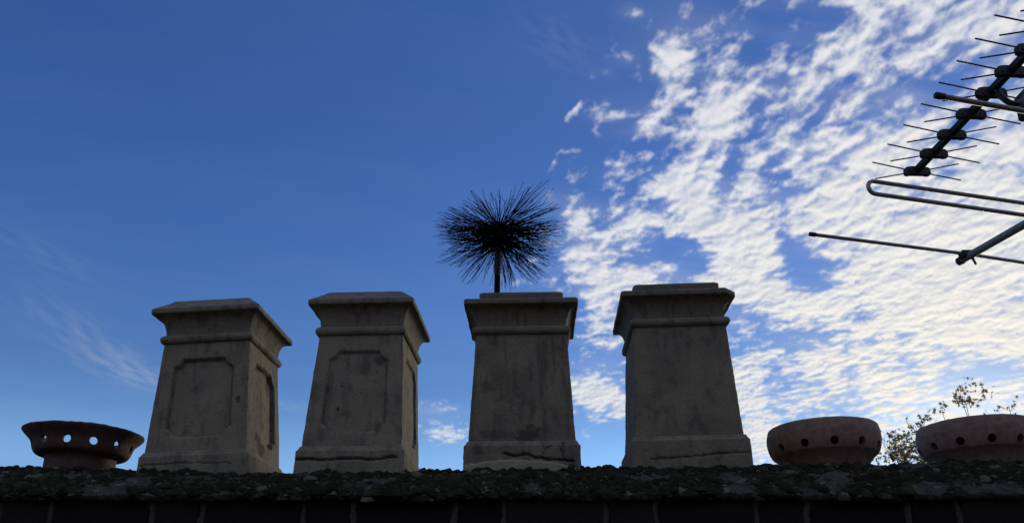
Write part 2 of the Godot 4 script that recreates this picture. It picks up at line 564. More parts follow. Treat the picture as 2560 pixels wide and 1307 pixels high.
func pot_mesh(profile: Array, opts: Dictionary, step := 0.0045) -> ArrayMesh:
	# a square shape lofted along profile ([half width, height] pairs), weathered by noise
	var rows := []
	for i in profile.size() - 1:
		var a := Vector2(profile[i][0], profile[i][1])
		var b := Vector2(profile[i + 1][0], profile[i + 1][1])
		var n := maxi(1, int(ceil(a.distance_to(b) / step)))
		for k in n:
			rows.append(a.lerp(b, float(k) / n))
	rows.append(Vector2(profile[-1][0], profile[-1][1]))
	var nu: int = opts.get("nu", 60)
	var cols := 4 * nu
	var sd: int = opts.seed
	var lump := noise(sd, 14.0, 3)
	var rough := noise(sd + 1, 90.0, 3)
	var tone := noise(sd + 2, 9.0, 5)
	var stain := noise(sd + 3, 22.0, 4)
	var pit := noise(sd + 4, 75.0, 2)
	var runs := noise(sd + 5, 38.0, 3)
	var T := [Vector3(1, 0, 0), Vector3(0, 0, -1), Vector3(-1, 0, 0), Vector3(0, 0, 1)]
	var Nn := [Vector3(0, 0, 1), Vector3(1, 0, 0), Vector3(0, 0, -1), Vector3(-1, 0, 0)]
	var P := PackedVector3Array()
	var C := PackedColorArray()
	var rad: float = opts.get("radius", 0.006)
	var cut: float = opts.get("cut_corner", 0.0)
	for r: Vector2 in rows:
		var w := r.x
		for k in 4:
			for j in nu:
				var u := -1.0 + 2.0 * j / nu
				var rr := minf(rad, w * 0.4)
				var lim := 1.0 - rr / w
				var t := u * w
				var f := w
				if absf(u) > lim:
					var an := (absf(u) - lim) / (1.0 - lim) * PI / 4
					t = signf(u) * (w - rr + rr * sin(an) / sin(PI / 4) * sin(PI / 4))
					f = w - rr + rr * cos(an)
				var p: Vector3 = T[k] * t + Nn[k] * f
				if cut > 0.0:
					# a broken front right corner
					var over := (p.x + p.z) - (2.0 * w - cut)
					if over > 0.0:
						p.x -= over * 0.5
						p.z -= over * 0.5
				p.y = r.y
				var out: Vector3 = Nn[k]
				var dd := 0.0016 * lump.get_noise_3dv(p) + 0.0006 * rough.get_noise_3dv(p)
				var dark := 0.0
				var pale := 0.0
				if opts.has("panel"):
					var py0: float = opts.panel[0]
					var py1: float = opts.panel[1]
					var hw: float = opts.panel[2] * w
					var cy := (py0 + py1) * 0.5
					var hh := (py1 - py0) * 0.5
					var q := Vector2(absf(t) - hw, absf(r.y - cy) - hh)
					var sdf := maxf(q.x, q.y)
					var notch := 0.026 - Vector2(q.x - 0.004, q.y - 0.004).length()
					sdf = maxf(sdf, notch)
					var line := sdf + 0.0012 * rough.get_noise_3dv(p)
					dd -= opts.panel[3] * (1.0 - smoothstep(-0.0016, 0.0016, line))
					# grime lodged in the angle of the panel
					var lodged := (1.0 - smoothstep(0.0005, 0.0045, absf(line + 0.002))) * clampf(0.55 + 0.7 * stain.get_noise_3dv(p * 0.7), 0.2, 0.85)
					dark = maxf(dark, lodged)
				for cr in opts.get("cracks", []):
					if cr[0] == k:
						var e := seg_dist(Vector2(t, r.y) + Vector2(lump.get_noise_3dv(p * 2.0), rough.get_noise_3dv(p * 0.5)) * 0.003, cr[1])
						var hit := 1.0 - smoothstep(cr[2] * 0.5, cr[2], e)
						dd -= cr[3] * hit
						dark = maxf(dark, hit * 0.8)
				for pa in opts.get("patches", []):
					if pa[0] == k:
						var e2 := Vector2((t - pa[1]) / pa[3], (r.y - pa[2]) / pa[4]).length() + 0.55 * stain.get_noise_3dv(p * 1.6) + 0.3 * rough.get_noise_3dv(p)
						dark = maxf(dark, (1.0 - smoothstep(0.75, 1.05, e2)) * pa[5])
				if opts.has("lens") and k == 0:
					# hump of pale repair mortar against the foot
					var top: float = opts.lens[1] * (1.0 - pow((t - opts.lens[0]) / opts.lens[2], 2.0)) + 0.0015 * rough.get_noise_3dv(p)
					if r.y < top:
						dd += 0.006
						pale = 1.0
				p += out * dd
				P.append(p)
				var n1 := clampf(0.5 + 0.9 * tone.get_noise_3dv(p), 0.0, 1.0)
				var c: Color = opts.get("light", Color(0.325, 0.280, 0.196)).lerp(opts.get("dull", Color(0.222, 0.199, 0.149)), n1)
				var s := stain.get_noise_3dv(Vector3(p.x, p.y * 0.55, p.z) + Vector3(3, 0, 0))
				c = c.lerp(Color(0.130, 0.120, 0.095), smoothstep(0.15, 0.55, s) * 0.7)
				# rain has carried soot down in uneven runs
				var run := runs.get_noise_3dv(Vector3(p.x, p.y * 0.10, p.z))
				c = c.lerp(Color(0.075, 0.070, 0.060), smoothstep(0.12, 0.50, run) * opts.get("runs", 0.35))
				c = c * opts.get("tone", 1.0)
				c = c.lerp(Color(0.034, 0.033, 0.030), smoothstep(0.50, 0.58, pit.get_noise_3dv(p)) * (opts.get("pits", 0.5) if k != 1 else opts.get("side_pits", opts.get("pits", 0.5))))
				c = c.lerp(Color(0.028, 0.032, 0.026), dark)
				c = c.lerp(Color(0.46, 0.41, 0.28).lerp(c, 0.25), pale * (1.0 - dark))
				C.append(c)
	return grid_mesh(P, cols, rows.size(), true, C)


func chimney_pot(label: String, x: float, y0: float, fwd: float, yaw: float, hs: float, ws: float, lean_r: float, lean_f: float, sd: int, collar: bool, more: Dictionary) -> void:
	var t := thing("square_chimney_pot", label, "chimney pot", Vector3(x, EYE + y0, -fwd), "square stone chimney pots on the stack")
	t.basis = Basis(Vector3.UP, deg_to_rad(yaw)) * Basis(Vector3.RIGHT, deg_to_rad(lean_f)) * Basis(Vector3.BACK, deg_to_rad(-lean_r))
	var w := [0.146, 0.1449, 0.1347, 0.1187, 0.1299, 0.1494, 0.1492, 0.112]
	var h := [0.0, 0.056, 0.0649, 0.3632, 0.376, 0.4434, 0.4588, 0.492]
	for i in 8:
		w[i] *= ws
		h[i] *= hs
	var tone: float = more.get("tone", 1.0)
	var base := {"seed": sd, "tone": tone, "cracks": more.get("plinth_cracks", []), "radius": 0.007, "pits": more.get("pits", 0.5)}
	if more.has("lens"):
		base.lens = more.lens
	part("plinth", pot_mesh([[w[0] + 0.001, -0.07], [w[0], 0.0], [w[1], h[1] - 0.003], [w[1] - 0.003, h[1]], [w[2] + 0.003, h[2]], [w[2] - 0.006, h[2] + 0.001]], base, 0.003), M.stone, t)
	var shaft := {"seed": sd + 10, "tone": tone, "runs": more.get("runs", 0.35), "cracks": more.get("cracks", []), "patches": more.get("patches", []), "radius": more.get("edge", 0.008), "pits": more.get("pits", 0.5), "side_pits": more.get("side_pits", 0.5)}
	if more.has("panel"):
		shaft.panel = [h[2] + 0.040, h[3] - 0.047, 0.66, more.panel]
	part("shaft", pot_mesh([[w[2], h[2] - 0.004], [w[3], h[3] + 0.004]], shaft, 0.004), M.stone, t)
	var torus := []
	var r0 := 0.0125 * hs
	for i in 9:
		var a := -PI / 2 + PI * i / 8
		torus.append([w[3] - 0.001 + (w[4] - w[3]) * cos(a), h[4] + r0 * sin(a)])
	part("moulding", pot_mesh(torus, {"seed": sd + 20, "tone": tone, "radius": 0.007, "nu": 48}, 0.004), M.stone, t)
	var cor := [[w[3] - 0.004, h[4] + 0.006]]
	for i in 9:
		var a := PI / 2 * i / 8
		cor.append([w[3] - 0.001 + (w[5] - 0.004 - w[3]) * (1.0 - cos(a)), lerpf(h[4] + r0 - 0.001, h[5] - 0.002, sin(a))])
	cor.append_array([[w[5] - 0.001, h[5] - 0.001], [w[5], h[5] + 0.002], [w[6], h[6] - 0.003], [w[6] - 0.003, h[6]]])
	if collar:
		cor.append([w[7] - 0.004, h[6] + 0.004])
	else:
		cor.append([w[7] + 0.002, h[7] - 0.006])
	part("cornice", pot_mesh(cor, {"seed": sd + 30, "tone": tone, "runs": 0.5, "radius": 0.006, "nu": 56, "cut_corner": more.get("cut_corner", 0.0), "light": Color(0.26, 0.228, 0.170), "cracks": more.get("cornice_cracks", [])}, 0.004), M.stone, t)
	var rim := [[w[7], h[6] + 0.001], [w[7], h[7] - 0.004], [w[7] - 0.005, h[7]], [0.088, h[7] - 0.001], [0.084, h[7] - 0.005], [0.084, h[2]]]
	if not collar:
		rim = [[w[7] + 0.004, h[7] - 0.008], [w[7] - 0.003, h[7]], [0.088, h[7] - 0.001], [0.084, h[7] - 0.005], [0.084, h[2]]]
	part("rim", pot_mesh(rim, {"seed": sd + 40, "tone": tone * 0.9, "radius": 0.008, "nu": 32, "light": Color(0.24, 0.21, 0.155)}, 0.012), M.stone, t)


# ------------------------------------------------------------------ terracotta pots with vent holes

func spline(pts: Array, n: int) -> PackedVector2Array:
	var out := PackedVector2Array()
	for i in n + 1:
		var s := float(i) / n * (pts.size() - 1)
		var k := mini(int(s), pts.size() - 2)
		var f := s - k
		var a: Vector2 = pts[maxi(k - 1, 0)]
		var b: Vector2 = pts[k]
		var c: Vector2 = pts[k + 1]
		var d: Vector2 = pts[mini(k + 2, pts.size() - 1)]
		out.append(b.cubic_interpolate(c, a, d, f))
	return out


func radius_at(prof: PackedVector2Array, y: float) -> float:
	for i in prof.size() - 1:
		if (prof[i].y <= y and prof[i + 1].y >= y) or (prof[i].y >= y and prof[i + 1].y <= y):
			var den := prof[i + 1].y - prof[i].y
			return prof[i].x if absf(den) < 1e-6 else lerpf(prof[i].x, prof[i + 1].x, (y - prof[i].y) / den)
	return prof[-1].x


func bowl_mesh(foot: Array, wall_out: Array, lip: Array, wall_in: Array, well: Array, hole_y: float, hole_r: float, phase: float, sd: int) -> ArrayMesh:
	# a lathed pot: foot, outer wall, lip, inner wall and well, with a ring of twelve holes bored through the wall
	var st := start()
	var segs := 144
	var wob := noise(sd, 9.0, 3)
	var chip := noise(sd + 1, 40.0, 3)
	var at := func(r: float, y: float, th: float) -> Vector3:
		var v := Vector3(sin(th) * r, y, cos(th) * r)
		var n := wob.get_noise_3dv(v) * 0.0022
		var top := smoothstep(0.10, 0.13, y)
		v += Vector3(v.x, 0, v.z).normalized() * n
		v.y += top * chip.get_noise_3dv(v) * (0.0022 if sd < 70 else 0.0006)
		return v
	var sheet := func(prof: PackedVector2Array) -> void:
		for i in prof.size() - 1:
			for j in segs:
				var a := TAU * j / segs
				var b := TAU * (j + 1) / segs
				quad(st, at.call(prof[i].x, prof[i].y, a), at.call(prof[i + 1].x, prof[i + 1].y, a), at.call(prof[i + 1].x, prof[i + 1].y, b), at.call(prof[i].x, prof[i].y, b))
	st.set_smooth_group(0)
	sheet.call(spline(foot, 24))
	sheet.call(spline(lip, 16))
	sheet.call(spline(well, 12))
	var m := 6                    # cells of the wall replaced at each hole
	var walls := [spline(wall_out, 60), spline(wall_in, 60)]
	var loops := [[], []]
	for s in 2:
		var prof: PackedVector2Array = walls[s]
		var y_lo := hole_y - hole_r * 1.40
		var y_hi := hole_y + hole_r * 1.40
		var ys := []
		var ends := [minf(prof[0].y, prof[-1].y), maxf(prof[0].y, prof[-1].y)]
		for i in 7:
			ys.append(lerpf(ends[0], y_lo, i / 6.0))
		for i in range(1, m + 1):
			ys.append(lerpf(y_lo, y_hi, float(i) / m))
		for i in range(1, 9):
			ys.append(lerpf(y_hi, ends[1], i / 8.0))
		for i in ys.size() - 1:
			for j in segs:
				var jj := (j + segs - 3) % 12
				if i >= 6 and i < 6 + m and jj >= 0 and jj < m:
					continue
				var a := TAU * j / segs + phase
				var b := TAU * (j + 1) / segs + phase
				var p0: Vector3 = at.call(radius_at(prof, ys[i]), ys[i], a)
				var p1: Vector3 = at.call(radius_at(prof, ys[i + 1]), ys[i + 1], a)
				var p2: Vector3 = at.call(radius_at(prof, ys[i + 1]), ys[i + 1], b)
				var p3: Vector3 = at.call(radius_at(prof, ys[i]), ys[i], b)
				if s == 0:
					quad(st, p0, p1, p2, p3)
				else:
					quad(st, p0, p3, p2, p1)
		for hole in 12:
			var j0 := 3 + hole * 12
			var mid := TAU * (j0 + m * 0.5) / segs + phase
			var rim := []
			var sq := []
			var edge := []
			for i in m:
				sq.append(Vector2(j0 + i, y_lo))
			for i in m:
				sq.append(Vector2(j0 + m, lerpf(y_lo, y_hi, float(i) / m)))
			for i in m:
				sq.append(Vector2(j0 + m - i, y_hi))
			for i in m:
				sq.append(Vector2(j0, lerpf(y_hi, y_lo, float(i) / m)))
			for q: Vector2 in sq:
				var th := TAU * q.x / segs + phase
				edge.append(at.call(radius_at(prof, q.y), q.y, th))
				var rr := radius_at(prof, hole_y)
				var an := atan2((q.y - hole_y), (th - mid) * rr)
				var y := hole_y + sin(an) * hole_r
				rim.append(at.call(radius_at(prof, y), y, mid + cos(an) * hole_r / rr))
			loops[s].append(rim)
			for i in sq.size():
				var k := (i + 1) % sq.size()
				if s == 0:
					quad(st, edge[i], rim[i], rim[k], edge[k])
				else:
					quad(st, edge[i], edge[k], rim[k], rim[i])
	st.set_smooth_group(-1)
	for hole in 12:
		var o: Array = loops[0][hole]
		var n: Array = loops[1][hole]
		for i in o.size():
			var k := (i + 1) % o.size()
			quad(st, o[i], n[i], n[k], o[k])
	return finish(st)


func v2(a: Array) -> Array:
	var out := []
	for p in a:
		out.append(Vector2(p[0], p[1]))
	return out


func flared_pot() -> void:
	var t := thing("terracotta_pot", "low terracotta pot with flared rim on a narrow neck, daylight showing through its holes", "chimney pot", Vector3(-1.153, EYE + 0.382, -2.09))
	var foot := v2([[0.0865, -0.05], [0.0865, 0.0], [0.0865, 0.054], [0.090, 0.0575], [0.102, 0.060], [0.1115, 0.064], [0.1165, 0.0715]])
	var wall := v2([[0.1165, 0.0715], [0.1195, 0.079], [0.1215, 0.088], [0.1245, 0.096], [0.131, 0.104], [0.1405, 0.1135], [0.1455, 0.119]])
	var lip := v2([[0.1455, 0.119], [0.1475, 0.1235], [0.144, 0.1265], [0.137, 0.125], [0.131, 0.118]])
	var inner := v2([[0.131, 0.118], [0.121, 0.106], [0.1145, 0.097], [0.1115, 0.088], [0.109, 0.078], [0.107, 0.070]])
	var well := v2([[0.107, 0.070], [0.100, 0.066], [0.084, 0.064], [0.077, 0.059], [0.077, -0.04]])
	part("bowl", bowl_mesh(foot, wall, lip, inner, well, 0.0865, 0.0102, deg_to_rad(9.6 - 15.0), 61), M.terracotta, t)


func round_pot(label: String, at: Vector3, hole: float, sd: int) -> void:
	var t := thing("terracotta_pot", label, "chimney pot", at, "round terracotta pots at the stack's end")
	var foot := v2([[0.090, -0.05], [0.093, -0.01], [0.098, 0.006], [0.109, 0.026], [0.120, 0.040], [0.1285, 0.048], [0.1320, 0.0505]])
	var wall := v2([[0.1320, 0.0505], [0.1365, 0.058], [0.1410, 0.071], [0.1440, 0.090], [0.1438, 0.106], [0.1418, 0.118]])
	var lip := v2([[0.1418, 0.118], [0.1398, 0.125], [0.1348, 0.128], [0.1288, 0.125], [0.1275, 0.117]])
	var inner := v2([[0.1275, 0.117], [0.1295, 0.100], [0.1275, 0.080], [0.1225, 0.058], [0.120, 0.0505]])
	var well := v2([[0.120, 0.0505], [0.111, 0.040], [0.091, 0.030], [0.082, 0.022], [0.082, -0.04]])
	part("bowl", bowl_mesh(foot, wall, lip, inner, well, 0.066, 0.0105, hole, sd), M.weathered_terracotta, t)
	# closed by a shallow lid just below the lip, so no daylight shows through the vent holes
	var st := start()
	var pr := [Vector2(0.1290, 0.1105), Vector2(0.1290, 0.1145), Vector2(0.12, 0.117), Vector2(0.08, 0.1195), Vector2(0.04, 0.121), Vector2(0.001, 0.1215), Vector2(0.001, 0.1175), Vector2(0.1290, 0.1105)]
	st.set_smooth_group(-1)
	for i in pr.size() - 1:
		for j in 48:
			var a := TAU * j / 48
			var b := TAU * (j + 1) / 48
			var p := func(q: Vector2, th: float) -> Vector3: return Vector3(sin(th) * q.x, q.y, cos(th) * q.x)
			quad(st, p.call(pr[i], a), p.call(pr[i + 1], a), p.call(pr[i + 1], b), p.call(pr[i], b))
	part("lid", finish(st), M.weathered_terracotta, t)


# ------------------------------------------------------------------ stack

const CREST := [[-1.6, 0.392], [-1.27, 0.3896], [-1.17, 0.3866], [-0.973, 0.3815], [-0.5755, 0.3765], [-0.228, 0.377], [-0.129, 0.379], [0.179, 0.389], [0.278, 0.3875], [0.617, 0.3935], [0.915, 0.3955], [1.056, 0.402], [1.275, 0.4015], [1.7, 0.40]]


func crest(x: float) -> float:
	for i in CREST.size() - 1:
		if x < CREST[i + 1][0]:
			return lerpf(CREST[i][1], CREST[i + 1][1], clampf((x - CREST[i][0]) / (CREST[i + 1][0] - CREST[i][0]), 0, 1))
	return CREST[-1][1]


var n_fl: FastNoiseLite
var n_fl2: FastNoiseLite
var n_lip: FastNoiseLite


func flaunch_point(x: float, s: float) -> Vector3:
	# s runs from the front lip over the crest to the back edge, in metres of depth mostly
	var c := crest(x)
	var lip := 0.006 * n_lip.get_noise_2d(x * 1.0, 3.0) + 0.003 * n_lip.get_noise_2d(x * 5.0, 8.0)
	var K := [[0.0, 1.782, 0.276 + lip], [0.012, 1.758 + lip * 0.5, 0.278 + lip], [0.026, 1.752 + lip * 0.5, 0.289 + lip], [0.05, 1.766, 0.302], [0.13, 1.835, 0.302 + (c - 0.302) * 0.46], [0.21, 1.91, c - 0.020], [0.25, 1.945, c - 0.004], [0.29, 1.985, c], [0.55, 2.24, c - 0.004], [0.66, 2.34, c - 0.03], [0.76, 2.42, 0.31], [0.79, 2.445, 0.28]]
	var d := 0.0
	var h := 0.0
	for i in K.size() - 1:
		if s >= K[i][0] and s <= K[i + 1][0]:
			var f: float = (s - K[i][0]) / (K[i + 1][0] - K[i][0])
			d = lerpf(K[i][1], K[i + 1][1], f)
			h = lerpf(K[i][2], K[i + 1][2], f)
			break
	var q := Vector3(x, h, d)
	var k := smoothstep(0.0, 0.03, s) * (1.0 - smoothstep(0.74, 0.79, s))
	h += k * (0.0065 * n_fl.get_noise_3dv(q) + 0.0050 * n_fl2.get_noise_3dv(q))
	d -= 0.003 * n_fl2.get_noise_3dv(q * 1.3)
	return Vector3(x, EYE + h, -d)


const X0 := -1.50
const X1 := 1.62
const FRONT := 1.770
const BRICK_TOP := 0.280


func chimney_stack() -> void:
	var t := thing("chimney_stack", "wide soot-black brick chimney stack with a sloping mossy mortar top", "chimney", Vector3(0, 0, 0))
	n_fl = noise(41, 16.0, 4)
	n_fl2 = noise(42, 70.0, 3)
	n_lip = noise(43, 3.0, 3)
	var cover := noise(44, 7.0, 4)
	var tint := noise(45, 30.0, 4)
	var lichen := noise(46, 26.0, 3)
	var cols := 620
	var S := []
	var s := 0.0
	while s < 0.79:
		S.append(s)
		s += 0.0035 if s < 0.31 else 0.016
	S.append(0.79)
	var P := PackedVector3Array()
	var C := PackedColorArray()
	for ss: float in S:
		for i in cols:
			var x := lerpf(X0, X1, float(i) / (cols - 1))
			var p := flaunch_point(x, ss)
			P.append(p)
			var g := clampf(0.5 + 1.3 * cover.get_noise_3dv(p), 0, 1)
			var c := Color(0.100, 0.096, 0.080).lerp(Color(0.052, 0.052, 0.044), clampf(0.5 + tint.get_noise_3dv(p), 0, 1))
			c = c.lerp(Color(0.026, 0.034, 0.020), smoothstep(0.25, 0.6, g) * 0.85)
			c = c.lerp(Color(0.23, 0.215, 0.165), smoothstep(0.40, 0.48, lichen.get_noise_3dv(p)) * 0.7)
			C.append(c)
	part("flaunching", grid_mesh(P, cols, S.size(), false, C), M.mortar, t)
	# the bricks, Flemish bond, a course at a time from the top
	var st := start()
	box(st, Vector3((X0 + X1) * 0.5, EYE + BRICK_TOP - 1.1 - 0.004, -(FRONT + 0.335)), Vector3((X1 - X0) * 0.5 - 0.009, 1.1, 0.326))
	part("mortar_core", finish(st), M.joint, t)
	var kinds := []
	for half in [Vector3(0.1065, 0.0325, 0.045), Vector3(0.050, 0.0325, 0.045)]:
		var set_ := []
		for v in 4:
			var b := start()
			box(b, Vector3.ZERO, half, 0.004, 0.0022)
			set_.append(finish(b))
		kinds.append(set_)
	for course in 14:
		var y := EYE + BRICK_TOP - 0.0325 - course * 0.0755
		var x := -1.0275 - 4.0 * 0.3366 + (0.0 if course % 2 == 0 else 0.1683)
		var long := true
		while x < X1:
			var len_ := 0.226 if long else 0.1106
			var mid := x + len_ * 0.5
			var half_ := len_ * 0.5
			if mid - half_ >= X0 - 0.01 and mid + half_ <= X1 + 0.01:
				var o := part("brick", kinds[0 if long else 1][rng.randi() % 4], M.bricks[rng.randi() % 3], t)
				o.position = Vector3(mid + rng.randf_range(-0.002, 0.002), y + rng.randf_range(-0.0015, 0.0015), -(FRONT + 0.045 + rng.randf_range(-0.002, 0.003)))
				o.rotation = Vector3(rng.randf_range(-0.01, 0.01), rng.randf_range(-0.01, 0.01), rng.randf_range(-0.008, 0.008) + (PI if rng.randf() < 0.5 else 0.0))
			x += len_
			long = not long
		for end_ in [X0, X1]:
			for k in 2:
				var o := part("brick", kinds[0][rng.randi() % 4], M.bricks[rng.randi() % 3], t)
				o.position = Vector3(end_ - signf(end_) * 0.045, y, -(FRONT + 0.215 + k * 0.235))
				o.rotation.y = PI / 2
	# smeared joints: mortar standing a little proud between the top bricks
	var jm := noise(47, 30.0, 3)
	var jx := -1.0275 - 0.3366
	var jl := true
	while jx < X1 - 0.1:
		var b := start()
		var prev := []
		var slant := rng.randf_range(-0.011, 0.011)
		b.set_smooth_group(0)
		for i in 15:
			var f := i / 14.0
			var yy := EYE + BRICK_TOP + 0.004 - f * 0.078
			var cx := jx + slant * (f - 0.5) + 0.006 * jm.get_noise_2d(jx * 3.0, f * 0.05 + 3.0)
			var wd := 0.0085 + 0.0055 * jm.get_noise_2d(jx * 7.0, f * 1.2)
			var row := []
			for k in 5:
				var g := k / 4.0 * 2.0 - 1.0
				row.append(Vector3(cx + g * wd, yy, -(FRONT + 0.006 - 0.005 * (1.0 - g * g) + 0.003 * jm.get_noise_2d(jx + g, f * 2.0))))
			if i > 0:
				for k in 4:
					quad(b, prev[k], prev[k + 1], row[k + 1], row[k])
			prev = row
		part("pointing", finish(b), M.joint, t)
		jx += 0.226 if jl else 0.1106
		jl = not jl


func moss() -> void:
	# cushions of moss over the mortar
	var st := start()
	var rings := 4
	var segs := 9
	var nn := noise(51, 2.4, 3)
	var pt := func(r: int, k: int) -> Vector3:
		var a := PI / 2 * r / rings
		var b := TAU * k / segs
		var v := Vector3(cos(a) * cos(b), sin(a), cos(a) * sin(b))
		return v * (1.0 + 0.42 * nn.get_noise_3dv(v * 1.4))
	st.set_smooth_group(0)
	for r in rings:
		for k in segs:
			quad(st, pt.call(r, k), pt.call(r + 1, k), pt.call(r + 1, (k + 1) % segs), pt.call(r, (k + 1) % segs))
	var mesh := finish(st)
	var cover := noise(44, 7.0, 4)
	var T := []
	var cs := []
	for i in 60000:
		var x := rng.randf_range(X0 + 0.02, X1 - 0.02)
		var s := pow(rng.randf(), 0.85) * 0.33 + 0.012
		var p := flaunch_point(x, s)
		var g := 0.5 + 1.3 * cover.get_noise_3dv(p)
		if g < 0.22 + 0.42 * rng.randf():
			continue
		var size := lerpf(0.0014, 0.0075, pow(rng.randf(), 3.2))
		if rng.randf() < 0.035:
			size = rng.randf_range(0.007, 0.014)
		var b := Basis(Vector3.UP, rng.randf() * TAU).scaled(Vector3(size * rng.randf_range(0.9, 1.4), size * rng.randf_range(0.6, 1.15), size * rng.randf_range(0.9, 1.4)))
		b = Basis(Vector3.RIGHT, 0.35 if s < 0.22 else 0.0) * b
		T.append(Transform3D(b, p - Vector3(0, size * 0.15, 0)))
		var gr := rng.randf()
		cs.append(Color(0.022, 0.024, 0.015).lerp(Color(0.058, 0.058, 0.036), gr * gr * gr) if rng.randf() > 0.04 else Color(0.12, 0.115, 0.09))
	var mm := MultiMesh.new()
	mm.transform_format = MultiMesh.TRANSFORM_3D
	mm.use_colors = true
	mm.mesh = mesh
	mm.instance_count = T.size()
	for i in T.size():
		mm.set_instance_transform(i, T[i])
		mm.set_instance_color(i, cs[i])
	var o := MultiMeshInstance3D.new()
	o.name = "moss"
	o.multimesh = mm
	o.material_override = M.moss
	add_child(o)
	tag(o, "dark green cushions of moss over the chimney stack's mortar top", "moss")
	o.set_meta("kind", "stuff")


# ------------------------------------------------------------------ sweep's brush

func sweep_brush() -> void:
	var foot := Vector3(-0.050, EYE + 0.50, -2.090)
	var hub := Vector3(-0.0395, EYE + 1.098, -2.085)
	var t := thing("chimney_brush", "black sweep's brush with splayed bristles poking up out of a pot on its rod", "brush", foot)
	hub -= foot
	var up := hub.normalized()
	part("rod", tube_mesh([Vector3.ZERO, hub * 0.9], [0.0088], 12), M.rod, t)
	part("ferrule", tube_mesh([hub - up * 0.125, hub - up * 0.12, hub - up * 0.075, hub - up * 0.068, hub - up * 0.03], [0.0088, 0.0100, 0.0100, 0.0092, 0.0092], 14), M.ferrule, t)
	part("hub", tube_mesh([hub - up * 0.035, hub - up * 0.030, hub + up * 0.030, hub + up * 0.040, hub + up * 0.046], [0.010, 0.015, 0.015, 0.012, 0.004], 14), M.rod, t)
	var st := start()
	rng.seed = 77
	var side := up.cross(Vector3.RIGHT).normalized()
	var fore := up.cross(side).normalized()
	for tuft in 124:
		# tufts are set in a spiral up the hub
		var f := (tuft + 0.5) / 124.0
		var a0 := tuft * 2.399
		var tilt0 := lerpf(-0.27, 0.16, f) + rng.randfn(0.0, 0.10)
		var root := hub + up * lerpf(-0.030, 0.034, f)
		var many := rng.randi_range(4, 8)
		var bend0 := rng.randfn(0.0, 0.018)
		var sway := rng.randfn(0.0, 0.016)
		var reach := rng.randf_range(0.150, 0.186) * (1.0 - 0.26 * absf(sin(tilt0)))
		for k in many:
			var a := a0 + rng.randfn(0.0, 0.095)
			var tilt := tilt0 + rng.randfn(0.0, 0.065)
			var dir := (side * cos(a) + fore * sin(a)) * cos(tilt) + up * sin(tilt)
			var wave := Vector3(rng.randfn(0, 1), rng.randfn(0, 1), rng.randfn(0, 1)) * 0.0085
			var L := reach * rng.randf_range(0.80, 1.06)
			var sag := bend0 - 0.006
			var pts := []
			for i in 5:
				var q := i / 4.0
				pts.append(root + dir * (0.010 + L * q) + up * sag * q * q + up.cross(dir) * sway * q * q + wave * sin(q * 3.0) * q)
			tube(st, pts, [0.0009, 0.0009, 0.00085, 0.0008, 0.0006], 3, false)
	var b := part("bristles", finish(st), M.bristle, t)
	b.set_meta("kind", "stuff")


# ------------------------------------------------------------------ aerials

